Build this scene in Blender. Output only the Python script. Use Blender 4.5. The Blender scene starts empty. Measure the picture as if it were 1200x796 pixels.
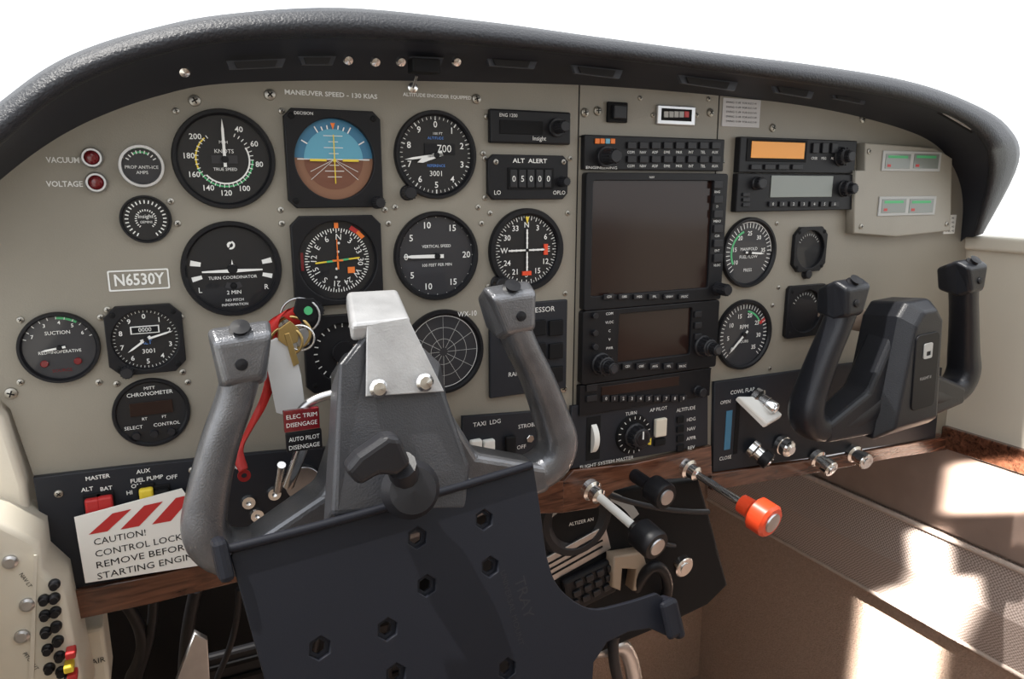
import bpy, bmesh, math, random
from mathutils import Vector, Matrix
random.seed(4)
rad=math.radians
# ---------------------------------------------------------------- camera + survey of the photograph
F=850.0; TH=rad(26); PT=rad(12); D=0.58; Z0=1.10
CAM=Vector((0,-D,Z0))
FW=Vector((math.sin(TH)*math.cos(PT), math.cos(TH)*math.cos(PT), -math.sin(PT)))
RT=Vector((math.cos(TH),-math.sin(TH),0)); UP=RT.cross(FW)
def S(u,v,h=0.0):
    """world position of a measured point lying on the plane h metres aft of the panel"""
    d=RT*(u-600)+FW*F+UP*(398-v)
    return CAM+d*((D-h)/d.y)
def SX(u,v,x):
    d=RT*(u-600)+FW*F+UP*(398-v)
    return CAM+d*(x/d.x)
def SPl(u,v,p,n):
    d=RT*(u-600)+FW*F+UP*(398-v)
    return CAM+d*((p-CAM).dot(n)/d.dot(n))
def k(u,v,h=0): return (S(u,v-.5,h)-S(u,v+.5,h)).z
cam=bpy.data.cameras.new('camera'); co=bpy.data.objects.new('camera',cam)
bpy.context.collection.objects.link(co); co.location=CAM
co.rotation_euler=(rad(90)-PT,0,-TH); cam.sensor_width=36; cam.lens=F/1200*36; cam.clip_start=.01
bpy.context.scene.camera=co
sc=bpy.context.scene
sc.view_settings.view_transform='Standard'
# ---------------------------------------------------------------- materials
def mat(name,c,r=.5,m=0,noise=0,ns=30,bump=0,bs=300,coat=0,em=0,spec=.5,dist=.0006):
    M=bpy.data.materials.new(name); M.use_nodes=True; nt=M.node_tree; b=nt.nodes['Principled BSDF']
    b.inputs['Base Color'].default_value=(*c,1); b.inputs['Roughness'].default_value=r
    b.inputs['Metallic'].default_value=m; b.inputs['Coat Weight'].default_value=coat
    b.inputs['Coat Roughness'].default_value=.05; b.inputs['Specular IOR Level'].default_value=spec
    if em: b.inputs['Emission Color'].default_value=(*c,1); b.inputs['Emission Strength'].default_value=em
    tc=nt.nodes.new('ShaderNodeTexCoord')
    if noise:
        n=nt.nodes.new('ShaderNodeTexNoise'); n.inputs['Scale'].default_value=ns; n.inputs['Detail'].default_value=6
        nt.links.new(tc.outputs['Object'],n.inputs['Vector'])
        mx=nt.nodes.new('ShaderNodeMix'); mx.data_type='RGBA'
        mx.inputs[6].default_value=(*[x*(1-noise) for x in c],1); mx.inputs[7].default_value=(*[min(1,x*(1+noise)) for x in c],1)
        nt.links.new(n.outputs['Fac'],mx.inputs[0]); nt.links.new(mx.outputs[2],b.inputs['Base Color'])
    if bump:
        n=nt.nodes.new('ShaderNodeTexNoise'); n.inputs['Scale'].default_value=bs; n.inputs['Detail'].default_value=3
        nt.links.new(tc.outputs['Object'],n.inputs['Vector'])
        bp=nt.nodes.new('ShaderNodeBump'); bp.inputs['Strength'].default_value=bump; bp.inputs['Distance'].default_value=dist
        nt.links.new(n.outputs['Fac'],bp.inputs['Height']); nt.links.new(bp.outputs[0],b.inputs['Normal'])
    return M
PANEL=mat('panel_paint',(.262,.238,.196),.42,0,.14,10,.25,900)
PANEL2=mat('cover_plate_paint',(.315,.29,.245),.42,0,.06,25,.2,900)
BLK=mat('black_plastic',(.016,.016,.019),.42,0,.2,40,.12,1200,spec=.35)
BLKS=mat('black_satin',(.009,.009,.011),.42,spec=.26)
BLKM=mat('black_matte',(.008,.008,.009),.7,spec=.2)
YOKE=mat('yoke_sheen_and_dust',(.16,.163,.175),.28,.55,.5,45,.5,900,spec=.8)  # pilot's yoke: sun and window sheen put into a lighter colour, plus dust mottling
YOKE2=mat('yoke_black_plastic',(.014,.015,.019),.36,0,.2,45,.4,900,spec=.4)
MOUNT=mat('mount_black',(.045,.046,.052),.38,.1,.35,45,.5,900,spec=.55)
FACE=mat('dial_face',(.009,.009,.011),.5,0,coat=.45,spec=.3)
FACE2=mat('dial_face_grey',(.03,.03,.035),.5,0,coat=.45,spec=.3)
SUB=mat('subpanel_black',(.016,.018,.024),.5,0,.15,40,spec=.35)
WHT=mat('white_paint',(.82,.82,.8),.5)
GRY=mat('label_grey',(.45,.45,.44),.5)
LBL=mat('placard_ink',(.75,.74,.70),.5)
CHR=mat('chrome',(.8,.8,.8),.18,1)
ALU=mat('brushed_aluminium',(.55,.55,.56),.35,1,.15,80)
SCR=mat('screw_steel',(.42,.40,.36),.4,1)
BRASS=mat('brass',(.6,.43,.18),.3,1)
RED=mat('red_plastic',(.5,.03,.03),.4)
DRED=mat('dark_red_lens',(.16,.008,.012),.2,coat=.6)
ORG=mat('orange_red_knob',(.80,.07,.02),.32,0,coat=.4)
YEL=mat('yellow_plastic',(.8,.6,.05),.4)
ORA=mat('orange_mark',(.85,.2,.03),.5)
GRN=mat('green_mark',(.08,.45,.18),.5)
BLU=mat('blue_mark',(.10,.25,.65),.5)
SKYB=mat('horizon_blue',(.035,.17,.30),.5,coat=.4)
SKYB2=mat('horizon_blue_light',(.11,.36,.50),.5,coat=.4)
BRN=mat('horizon_brown',(.16,.055,.028),.5,coat=.4)
BRN2=mat('horizon_brown_light',(.24,.11,.06),.5,coat=.4)
SCREEN=mat('display_glass',(.022,.011,.009),.14,spec=.4)  # warm brown base stands in for a reddish reflection in the glass
LCD=mat('lcd_grey',(.20,.22,.20),.3,coat=.4)
LCDY=mat('lcd_orange',(.75,.30,.04),.3,em=.15)
LEATH=mat('glareshield_leather',(.017,.018,.023),.44,0,.2,20,.8,520,dist=.0011,spec=.42)
UNDER=mat('glareshield_underside',(.016,.018,.026),.6,0,.3,15)
BEIGE=mat('beige_trim',(.64,.59,.50),.5,0,.05,10,.15,500)
IVORY=mat('ivory_plastic',(.66,.61,.51),.45,0,.06,20)
CARPET=mat('brown_carpet',(.42,.30,.235),.95,0,.30,250,1,500,dist=.003)
DOORC=mat('door_carpet',(.55,.45,.39),.9,0,.2,120,.8,600,dist=.002)
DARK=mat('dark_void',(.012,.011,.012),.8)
BROWNP=mat('brown_vinyl',(.28,.20,.165),.6,0,.2,30,.2,300)
DUST=mat('dusty_metal',(.40,.40,.405),.4,.35,.4,45,.3,700)
PLATE=mat('tray_black',(.009,.010,.015),.5,0,.08,8,.08,900,spec=.25)
WHP=mat('placard_white',(.85,.84,.80),.4,0,.05,20)
CLEAR=mat('frosted_tag',(.72,.72,.72),.35)
POST=mat('post_blue',(.25,.4,.6),.5)
def wood():
    M=mat('walnut_veneer',(.2,.07,.03),.22,coat=.5); nt=M.node_tree; b=nt.nodes['Principled BSDF']
    tc=nt.nodes.new('ShaderNodeTexCoord'); mp=nt.nodes.new('ShaderNodeMapping'); mp.inputs['Scale'].default_value=(12,90,90)
    n=nt.nodes.new('ShaderNodeTexNoise'); n.inputs['Scale'].default_value=1.6; n.inputs['Detail'].default_value=8; n.inputs['Distortion'].default_value=1.5
    cr=nt.nodes.new('ShaderNodeValToRGB'); cr.color_ramp.elements[0].position=.35; cr.color_ramp.elements[0].color=(.04,.014,.008,1)
    cr.color_ramp.elements[1].position=.70; cr.color_ramp.elements[1].color=(.16,.065,.036,1)
    for a,c in ((tc.outputs['Object'],mp.inputs[0]),(mp.outputs[0],n.inputs['Vector']),(n.outputs['Fac'],cr.inputs[0]),(cr.outputs[0],b.inputs['Base Color'])): nt.links.new(a,c)
    return M
WOOD=wood()
def meshweave():
    M=mat('pocket_mesh',(.3,.22,.18),.85); nt=M.node_tree; b=nt.nodes['Principled BSDF']
    tc=nt.nodes.new('ShaderNodeTexCoord'); ck=nt.nodes.new('ShaderNodeTexChecker'); ck.inputs['Scale'].default_value=420
    ck.inputs[1].default_value=(.50,.41,.37,1); ck.inputs[2].default_value=(.24,.185,.16,1)
    nt.links.new(tc.outputs['Object'],ck.inputs[0]); nt.links.new(ck.outputs[0],b.inputs['Base Color']); return M
MESHW=meshweave()
# ---------------------------------------------------------------- builders
R90=Matrix.Rotation(rad(90),4,'X')
class G:
    """named object: an empty with parts. local frame x right, y up, z toward the pilot"""
    def __init__(s,name,u=None,v=None,h=0,p=None,M=None):
        s.o=bpy.data.objects.new(name,None); s.o.empty_display_size=.01
        bpy.context.collection.objects.link(s.o)
        if M is None:
            p=p if p is not None else S(u,v,h); M=Matrix.Translation(p)@R90
        s.M=M; s.o.matrix_world=M; s.inv=M.inverted(); s.h=h
    def W(s,p): return s.inv@Vector(p)
    def L(s,u,v,h=None):
        q=s.inv@S(u,v,s.h if h is None else h); return q.x,q.y
    def R(s,u1,v1,u2,v2,h=None):
        um,vm=(u1+u2)/2,(v1+v2)/2
        a=s.L(u1,vm,h);b=s.L(u2,vm,h);c=s.L(um,v1,h);d=s.L(um,v2,h)
        return (a[0]+b[0])/2,(c[1]+d[1])/2,b[0]-a[0],c[1]-d[1]
    def add(s,name,data,z=0,x=0,y=0):
        o=bpy.data.objects.new(name,data); bpy.context.collection.objects.link(o); o.parent=s.o; o.location=(x,y,z); return o
    def mesh(s,name,V,Fc,m,smooth=False,bevel=0,seg=2):
        me=bpy.data.meshes.new(name); me.from_pydata([tuple(v) for v in V],[],Fc); me.materials.append(m)
        bm=bmesh.new(); bm.from_mesh(me); bmesh.ops.recalc_face_normals(bm,faces=bm.faces); bm.to_mesh(me); bm.free()
        if smooth: me.polygons.foreach_set('use_smooth',[True]*len(me.polygons))
        o=s.add(name,me)
        if bevel:
            b=o.modifiers.new('b','BEVEL'); b.width=bevel; b.segments=seg; b.limit_method='ANGLE'; b.angle_limit=rad(35)
        return o
    def box(s,name,cx,cy,z0,z1,w,h,m,bevel=.0008,rot=0):
        V=[]
        for z in (z0,z1):
            for a,b in ((-1,-1),(1,-1),(1,1),(-1,1)):
                x,y=a*w/2,b*h/2; V.append((cx+x*math.cos(rot)-y*math.sin(rot),cy+x*math.sin(rot)+y*math.cos(rot),z))
        return s.mesh(name,V,[(0,1,2,3),(4,5,6,7),(0,1,5,4),(1,2,6,5),(2,3,7,6),(3,0,4,7)],m,False,bevel)
    def boxp(s,name,u1,v1,u2,v2,z0,z1,m,bevel=.0008):
        x,y,w,h=s.R(u1,v1,u2,v2); return s.box(name,x,y,z0,z1,w,h,m,bevel)
    def lathe(s,name,prof,m,x=0,y=0,n=40,org=None,axis=None,smooth=True):
        if org is None: org=Vector((x,y,0)); axis=Vector((0,0,1))
        axis=Vector(axis).normalized(); t=axis.orthogonal().normalized(); b=axis.cross(t); org=Vector(org)
        V=[];Fc=[]
        for r,z in prof:
            for i in range(n):
                a=2*math.pi*i/n; V.append(org+axis*z+(t*math.cos(a)+b*math.sin(a))*max(r,1e-5))
        for j in range(len(prof)-1):
            for i in range(n): Fc.append((j*n+i,j*n+(i+1)%n,(j+1)*n+(i+1)%n,(j+1)*n+i))
        o=s.mesh(name,V,Fc,m,smooth)
        if smooth:
            e=o.modifiers.new('es','EDGE_SPLIT'); e.split_angle=rad(32)
        return o
    def cyl(s,name,x,y,z0,z1,r,m,n=32,ch=.0004):
        return s.lathe(name,[(0,z0),(r,z0),(r,z1-ch),(r-ch,z1),(0,z1)],m,x,y,n)
    def poly(s,name,polys,z0,z1,m,bevel=0):
        c=bpy.data.curves.new(name,'CURVE'); c.dimensions='2D'; c.fill_mode='BOTH'
        for P in polys:
            sp=c.splines.new('POLY'); sp.points.add(len(P)-1); sp.use_cyclic_u=True
            for i,q in enumerate(P): sp.points[i].co=(q[0],q[1],0,1)
        c.extrude=max((z1-z0)/2-bevel,0); c.bevel_depth=bevel; c.offset=-bevel; c.bevel_resolution=2
        c.materials.append(m); return s.add(name,c,(z0+z1)/2)
    def tube(s,name,pts,r,m,world=False,res=4):
        c=bpy.data.curves.new(name,'CURVE'); c.dimensions='3D'; c.bevel_depth=r; c.bevel_resolution=res; c.use_fill_caps=True
        sp=c.splines.new('NURBS' if len(pts)>2 else 'POLY'); sp.points.add(len(pts)-1)
        for i,q in enumerate(pts):
            q=s.W(q) if world else q; sp.points[i].co=(*q[:3],1)
        if len(pts)>2: sp.use_endpoint_u=True; sp.order_u=3
        c.materials.append(m); return s.add(name,c)
    def text(s,t,x,y,z,h,m,w=None,align='CENTER',rot=0,bold=0):
        c=bpy.data.curves.new('lettering','FONT'); c.body=t; c.size=h/.70; c.align_x=align; c.align_y='CENTER'; c.resolution_u=2
        c.offset=bold*h; c.materials.append(m); o=s.add('lettering',c,z,x,y); o.rotation_euler=(0,0,rot)
        if w:
            bpy.context.view_layer.update(); o.scale.x=w/max(o.dimensions.x,1e-5)
        return o
    def textp(s,t,u,v,hp,z=.0006,m=None,wp=None,align='CENTER',rot=0,bold=0,h=None):
        x,y=s.L(u,v); w=None
        if wp: w=s.L(u+wp/2,v)[0]-s.L(u-wp/2,v)[0]
        return s.text(t,x,y,z,hp*k(u,v,s.h),m or LBL,w,align,rot,bold)
    def radial(s,name,items,z,m,x=0,y=0):
        """items: (angle, r0, r1, width)"""
        V=[];Fc=[]
        for a,r0,r1,w in items:
            a=rad(a); d=Vector((math.sin(a),math.cos(a),0)); t=Vector((d.y,-d.x,0)); c=Vector((x,y,z)); n=len(V)
            V+= [c+d*r0-t*w/2,c+d*r0+t*w/2,c+d*r1+t*w/2,c+d*r1-t*w/2]; Fc.append((n,n+1,n+2,n+3))
        return s.mesh(name,V,Fc,m)
    def arc(s,name,a0,a1,r0,r1,z,m,x=0,y=0):
        N=max(6,int(abs(a1-a0)/5)); V=[];Fc=[]
        for i in range(N+1):
            a=rad(a0+(a1-a0)*i/N)
            for r in (r0,r1): V.append((x+r*math.sin(a),y+r*math.cos(a),z))
        for i in range(N): Fc.append((2*i,2*i+1,2*i+3,2*i+2))
        return s.mesh(name,V,Fc,m)
    def flat(s,name,P,z,m): return s.mesh(name,[(p[0],p[1],z) for p in P],[tuple(range(len(P)))],m)
    def knob(s,name,x,y,r,h,m,z0=0,cap=None,n=28,flute=True):
        prof=[(0,z0),(r*1.15,z0),(r*1.15,z0+h*.15),(r,z0+h*.25),(r*.92,z0+h*.93),(r*.8,z0+h),(0,z0+h)]
        o=s.lathe(name,prof,m,x,y,n)
        if flute:
            V=[];Fc=[]
            for i in range(14):
                a=2*math.pi*i/14; c=Vector((x+r*.96*math.cos(a),y+r*.96*math.sin(a),0)); t=Vector((-math.sin(a),math.cos(a),0))*r*.1; d=Vector((math.cos(a),math.sin(a),0))*r*.08; b=len(V)
                for z in (z0+h*.25,z0+h*.9): V+=[c-t-d+Vector((0,0,z)),c+t-d+Vector((0,0,z)),c+t*.6+d+Vector((0,0,z)),c-t*.6+d+Vector((0,0,z))]
                Fc+=[(b,b+1,b+5,b+4),(b+1,b+2,b+6,b+5),(b+2,b+3,b+7,b+6),(b+3,b,b+4,b+7),(b+4,b+5,b+6,b+7)]
            s.mesh('flutes',V,Fc,m)
        if cap: s.lathe('cap',[(0,z0+h),(r*.65,z0+h),(r*.6,z0+h+.0006),(0,z0+h+.0006)],cap,x,y,24)
        return o
    def screw(s,x,y,z=0,r=.0032,m=None):
        s.lathe('screw',[(0,z),(r,z),(r*.9,z+r*.35),(r*.5,z+r*.55),(0,z+r*.6)],m or SCR,x,y,16)
        a=random.random()*3
        for q in (a,a+math.pi/2):
            s.box('slot',x,y,z+r*.5,z+r*.64,r*1.1,r*.22,BLKM,0,q)
    def screwp(s,u,v,z=0,r=.0032,m=None):
        x,y=s.L(u,v); s.screw(x,y,z,r,m)
def circ(r,n=48,x=0,y=0): return [(x+r*math.cos(2*math.pi*i/n),y+r*math.sin(2*math.pi*i/n)) for i in range(n)]
def rrect(w,h,r,x=0,y=0,n=5):
    P=[]
    for cx,cy,a0 in ((w/2-r,h/2-r,0),(-w/2+r,h/2-r,90),(-w/2+r,-h/2+r,180),(w/2-r,-h/2+r,270)):
        for i in range(n+1):
            a=rad(a0+90*i/n); P.append((x+cx+r*math.cos(a),y+cy+r*math.sin(a)))
    return P
def octo(w,h,c,x=0,y=0):
    a,b=w/2,h/2; return [(x+p,y+q) for p,q in ((a,b-c),(a-c,b),(-a+c,b),(-a,b-c),(-a,-b+c),(-a+c,-b),(a-c,-b),(a,-b+c))]
def smooth(P,n=6):
    out=[]
    for i in range(len(P)-1):
        p0=P[max(i-1,0)];p1=P[i];p2=P[i+1];p3=P[min(i+2,len(P)-1)]
        for j in range(n):
            t=j/n
            out.append(tuple(.5*((2*b)+(-a+c)*t+(2*a-5*b+4*c-d)*t*t+(-a+3*b-3*c+d)*t**3) for a,b,c,d in zip(p0,p1,p2,p3)))
    out.append(tuple(P[-1])); return out
# ---------------------------------------------------------------- panel
top=[(-95,330),(-60,280),(0,208),(60,163),(120,132),(190,108),(260,95),(400,91),(560,93),(700,97),(850,109),(960,123),(1050,145),(1098,168),(1122,200),(1130,240),(1132,300)]
pan=G('instrument_panel',600,300)
tp=[pan.L(u,v) for u,v in smooth(top,5)]
bot=[(1128,500),(1085,512),(832,552),(655,560),(500,600),(240,650),(60,690),(40,560),(12,480),(-30,440),(-95,420)]
pan.poly('panel_sheet',[tp+[pan.L(u,v) for u,v in bot]],-.004,0,PANEL,.0004)
for a,b in (((679,100),(671,480)),((843,112),(826,440)),((679,160),(843,166))):
    x0,y0=pan.L(*a);x1,y1=pan.L(*b); pan.tube('seam',[(x0,y0,0),(x1,y1,0)],.0006,BLKM)
for u,v in ((316,111),(558,116),(13,461),(660,455),(685,132),(845,190),(905,150),(1095,262),(838,320),(830,400),(700,130),(832,132),(228,118),(1010,140)):
    pan.screwp(u,v,0,.0042)
pan.textp('MANEUVER SPEED - 130 KIAS',389,111,5.4,m=WHT,wp=108,bold=.03)
pan.textp('ALTITUDE ENCODER EQUIPPED',513,113,4.0,m=WHT,wp=80,bold=.03)
pan.textp('VACUUM',74,188,6.5,m=WHT,wp=39,bold=.03); pan.textp('VOLTAGE',76,216,6.5,m=WHT,wp=43,bold=.03)
for u,v in ((208,262),(330,262),(212,372),(330,130),(329,246),(451,246),(455,352),(455,262),(463,243),(560,243),(566,350),(206,130),(200,236),(564,262),(566,180),(665,250),(662,344),(126,363),(214,436),(24,375),(118,372),(24,448),(116,448),(137,450),(220,448),(838,262),(910,262),(838,335),(912,337),(834,356),(905,358),(832,432),(902,432),(570,137),(666,137),(568,186),(668,186),(568,232),(574,250),(572,336)):
    pan.screwp(u,v,0,.0024)
g=G('registration_placard',163,328); x,y,w,h=g.R(127,317,199,341)
g.poly('frame',[rrect(w,h,.001),rrect(w-.002,h-.002,.0008)],0,.0008,WHT); g.text('N6530Y',0,0,.0006,h*.55,WHT,w*.82,bold=.03)
g=G('toggle_switch',483,103,0); g.lathe('nut',[(0,0),(.004,0),(.004,.002),(.002,.003),(0,.003)],CHR); g.tube('bat',[(0,0,.002),(0,.008,.012)],.0012,CHR)
# ---------------------------------------------------------------- dials
def dial(name,u,v,dpx,sq=None,face=FACE,nums=(),nr=.66,ns=.13,ticks=(),arcs=(),needles=(),labels=(),knobs=(),hub=.07,bez=.88,bm=BLKS,bh=.005):
    g=G(name,u,v); Rr=dpx/2*k(u,v); g.Rr=Rr
    if sq is None:
        g.lathe('bezel',[(Rr*bez,.001),(Rr*bez,bh*.6),(Rr*(bez+.04),bh),(Rr*.98,bh),(Rr,bh*.7),(Rr,0)],bm,n=64)
    else:
        g.poly('bezel',[octo(2*Rr,2*Rr,Rr*sq),circ(Rr*bez,56)],0,bh,bm,.0006)
        for a in (45,135,225,315): g.screw(math.sin(rad(a))*Rr*1.12*(1 if sq<.3 else .98),math.cos(rad(a))*Rr*1.12*(1 if sq<.3 else .98),bh-.0004,.0022,BLKM)
    g.cyl('face',0,0,0,.0012,Rr*(bez+.01),face,56,0)
    z=.0014
    for i,(a0,a1,r0,r1,m) in enumerate(arcs): g.arc('arc_mark',a0,a1,r0*Rr,r1*Rr,z+i*.00003,m)
    for (n,a0,a1,r0,r1,w,m) in ticks: g.radial('scale_ticks',[(a0+(a1-a0)*i/n,r0*Rr,r1*Rr,w*Rr) for i in range(n+1)],z+.0003,m)
    for t,a in nums: g.text(t,nr*Rr*math.sin(rad(a)),nr*Rr*math.cos(rad(a)),z+.0004,ns*Rr,WHT,bold=.015)
    for t,x,y,s,m in labels: g.text(t,x*Rr,y*Rr,z+.0004,s*Rr,m)
    for a,l,w,m in needles:
        d=Vector((math.sin(rad(a)),math.cos(rad(a)))); t=Vector((d.y,-d.x))
        g.poly('needle',[[tuple(q*Rr) for q in (-d*.15-t*w*.6,-d*.15+t*w*.6,d*l*.75+t*w*.5,d*l,d*l*.75-t*w*.5)]],.003,.0036,m)
    if hub: g.cyl('hub',0,0,.0012,.0042,Rr*hub,BLKS,24)
    for ku,kv,kr in knobs:
        x,y=g.L(ku,kv); g.knob('adjust_knob',x,y,kr*k(u,v),.011,BLK)
    return g
W=WHT
g=dial('airspeed_indicator',263,187,117,nums=[(str(n),a) for n,a in ((40,28),(60,62),(80,98),(100,150),(120,182),(140,212),(160,243),(180,275),(200,310))],nr=.68,ns=.11,
  ticks=[(32,25,325,.50,.57,.016,W)],arcs=[(60,230,.47,.50,W),(90,250,.53,.56,GRN),(250,320,.53,.56,YEL)],labels=[('KNOTS',0,.16,.08,W),('TRUE SPEED',0,-.2,.06,W),('MPH',0,.34,.06,W)],needles=[(0,.8,.05,W)])
g.box('window',0,0,.0014,.002,g.Rr*.5,g.Rr*.16,FACE2,0)
g=dial('altimeter',510,182,104,nums=[(str(n),n*36) for n in range(10)],nr=.68,ns=.14,ticks=[(50,0,360,.80,.86,.012,W),(10,0,360,.78,.87,.03,W)],
  labels=[('ALTITUDE',0,.38,.06,BLU),('100 FT',.05,.48,.06,W),('3001',0,-.42,.12,W),('REFERENCE',0,-.24,.06,BLU)],needles=[(262,.78,.05,W),(250,.5,.10,W)],knobs=[(477,226,8)])
g.box('drum_window',.1*g.Rr,.14*g.Rr,.0014,.0022,g.Rr*.75,g.Rr*.24,BLKS,0); g.text('700',.2*g.Rr,.14*g.Rr,.0026,g.Rr*.17,W)
g=dial('turn_coordinator',272,315,111,face=FACE,labels=[('TURN COORDINATOR',0,-.18,.065,W),('2 MIN',0,-.5,.08,W),('NO PITCH',0,-.66,.055,W),('INFORMATION',0,-.76,.055,W),('L',-.66,-.42,.11,W),('R',.66,-.42,.11,W)],
  arcs=[(75,83,.62,.82,W),(100,107,.62,.82,W),(253,260,.62,.82,W),(277,285,.62,.82,W)],hub=.1,knobs=[(363,364,8)])
g.poly('aircraft_symbol',[[(x*g.Rr,y*g.Rr) for x,y in ((-.6,-.02),(-.08,.0),(-.05,.09),(-.02,.09),(0,.2),(.02,.09),(.05,.09),(.08,0),(.6,-.02),(.6,-.05),(.08,-.07),(0,-.1),(-.08,-.07),(-.6,-.05))]],.003,.0038,W)
g.arc('slip_tube',155,205,.30*g.Rr,.42*g.Rr,.0019,FACE2); g.lathe('slip_ball',[(0,.0012),(g.Rr*.07,.002),(g.Rr*.05,.0032),(0,.0036)],BLKM,0,-.36*g.Rr,16); g.arc('gyro_swirl',20,200,.05*g.Rr,.09*g.Rr,.0018,W,0,.5*g.Rr); g.arc('gyro_swirl',220,380,.02*g.Rr,.07*g.Rr,.0018,W,0,.5*g.Rr)
g=dial('vertical_speed_indicator',511,300,104,face=FACE2,nums=[('5',305),('10',342),('15',32),('20',90),('15',148),('10',198),('5',235),('0',270)],nr=.72,ns=.14,
  ticks=[(24,270,630,.86,.92,.014,W)],labels=[('VERTICAL SPEED',0,.22,.065,W),('100 FEET PER MIN',0,-.2,.065,W)],needles=[(271,.8,.07,W)])
g=dial('automatic_direction_finder',616,293,97,nums=[(t,i*30-30) for i,t in enumerate(('33','N','3','6','E','12','15','S','21','24','W','30'))],nr=.6,ns=.13,
  ticks=[(36,0,360,.72,.82,.02,W),(72,0,360,.77,.82,.012,W)],knobs=[(583,332,8)],bez=.84,hub=.04)
g.radial('deviation_bars',[(0,-.5*g.Rr,.5*g.Rr,.04*g.Rr),(90,-.5*g.Rr,.5*g.Rr,.04*g.Rr)],.003,W)
g.radial('deviation_dots',[(a,r*g.Rr,(r+.04)*g.Rr,.05*g.Rr) for a in (0,90,180,270) for r in (.15,.27,.39)],.0031,W)
g.box('nav_flag',.52*g.Rr,0,.0014,.003,.10*g.Rr,.26*g.Rr,ORG,0); g.box('glide_flag',0,-.56*g.Rr,.0014,.003,.24*g.Rr,.10*g.Rr,ORG,0)
g.flat('index',[(-.05*g.Rr,.8*g.Rr),(.05*g.Rr,.8*g.Rr),(0,.62*g.Rr)],.0032,YEL)
g=dial('suction_gauge',70,407,83,face=FACE2,labels=[('SUCTION',0,.42,.1,W),('RED=INOPERATIVE',0,-.12,.085,W),('SOURCE',0,-.65,.09,DRED)],nums=[('3',-25),('4',5),('5',32),('6',58),('7',-60)],nr=.70,ns=.10,
  ticks=[(10,-70,70,.8,.88,.02,W)],arcs=[(0,35,.8,.86,GRN)],needles=[(262,.45,.05,W)])
for sx in (-.4,.4): g.cyl('source_button',sx*g.Rr,-.42*g.Rr,.001,.003,g.Rr*.1,DRED,16)
g=dial('altimeter',171,397,80,sq=.3,nums=[(str(n),n*36) for n in range(10)],nr=.66,ns=.14,ticks=[(50,0,360,.78,.84,.015,W)],labels=[('ALT',0,-.1,.12,BLU),('3001',.05,-.36,.13,W)],needles=[(75,.75,.05,W),(235,.6,.05,W)],knobs=[(149,434,7)],bez=.87)
g.box('drum_window',0,.28*g.Rr,.0014,.0024,g.Rr*.75,g.Rr*.22,W,0); g.box('drum',0,.28*g.Rr,.0014,.0026,g.Rr*.68,g.Rr*.17,BLKM,0); g.text('0000',0,.28*g.Rr,.0028,g.Rr*.12,W)
g=dial('chronometer',178,483,80,labels=[('MITT',0,.72,.09,W),('CHRONOMETER',0,.56,.11,W),('SELECT',-.5,-.38,.1,W),('CONTROL',.35,-.38,.1,W),('RT',-.2,-.16,.08,W),('FT',.3,-.16,.08,W)],hub=0,bh=.003)
g.box('lcd',.0,.14*g.Rr,.001,.0025,g.Rr*1.1,g.Rr*.38,SCREEN,.0003)
for sx in (-.45,.0,.45): g.lathe('button',[(0,.001),(g.Rr*.12,.001),(g.Rr*.1,.004),(0,.004)],BLK,sx*g.Rr,-.62*g.Rr,16)
g=dial('propeller_amp_gauge',166,195,50,face=FACE2,bm=ALU,labels=[('PROP ANTI-ICE',0,-.05,.15,W),('AMPS',0,-.3,.15,W)],ticks=[(8,-60,60,.6,.75,.05,W)],arcs=[(-30,30,.62,.7,GRN)],hub=0,bez=.82)
g=dial('engine_monitor',171,257,56,ticks=[(24,-150,150,.66,.8,.05,W),(20,-140,140,.34,.42,.04,W)],labels=[('Insight',0,.12,.16,W),('GEMINI',0,-.12,.1,W)],hub=0,bh=.004)
for nm,v,u in (('warning_light',185,108),('warning_light',214,113)):
    g=G(nm,u,v); r=12.5*k(u,v); g.lathe('chrome_bezel',[(r,0),(r,.003),(r*.85,.005),(r*.68,.005),(r*.62,.003)],ALU); g.lathe('lens',[(r*.70,.002),(r*.62,.0045),(r*.35,.0065),(0,.007)],DRED)
# attitude indicator
g=G('attitude_indicator',391,187); Rr=57*k(391,187)
g.poly('bezel',[octo(2*Rr*1.0,2*Rr,Rr*.16),circ(Rr*.83,56)],0,.006,BLKS,.0008)
g.cyl('backing',0,0,0,.0008,Rr*.84,BLKM,56,0)
g.arc('sky_ring',-88,88,0.0,Rr*.84,.001,SKYB); g.arc('ground_ring',88,272,0,Rr*.84,.001,BRN2)
g.arc('sky_disc',-90,90,0,Rr*.62,.0013,SKYB2); g.arc('ground_disc',90,270,0,Rr*.62,.0013,BRN)
g.radial('bank_ticks',[(a,Rr*.62,Rr*(.76 if a%30==0 else .7),Rr*.025) for a in (-90,-60,-30,-20,-10,10,20,30,60,90)],.0016,W)
g.flat('bank_pointer',[(-.05*Rr,.74*Rr),(.05*Rr,.74*Rr),(0,.6*Rr)],.0024,ORA); g.box('horizon_line',0,0,.0012,.0017,Rr*1.24,Rr*.02,W,0)
for i,(yy,ww) in enumerate(((.12,.2),(.24,.4),(.36,.2),(-.12,.2),(-.24,.4),(-.36,.3),(.48,.4))): g.box('pitch_line',0,yy*Rr,.0012,.0016,ww*Rr,.014*Rr,W,0)
for yy in (-.18,-.3): 
    g.tube('perspective_line',[(0,0,.0015),(.5*Rr,yy*Rr*1.4,.0015)],.0002,W); g.tube('perspective_line',[(0,0,.0015),(-.5*Rr,yy*Rr*1.4,.0015)],.0002,W)
for s_ in (-1,1): g.box('wing_bar',s_*.34*Rr,-.02*Rr,.003,.0038,.34*Rr,.045*Rr,YEL,0)
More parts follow.
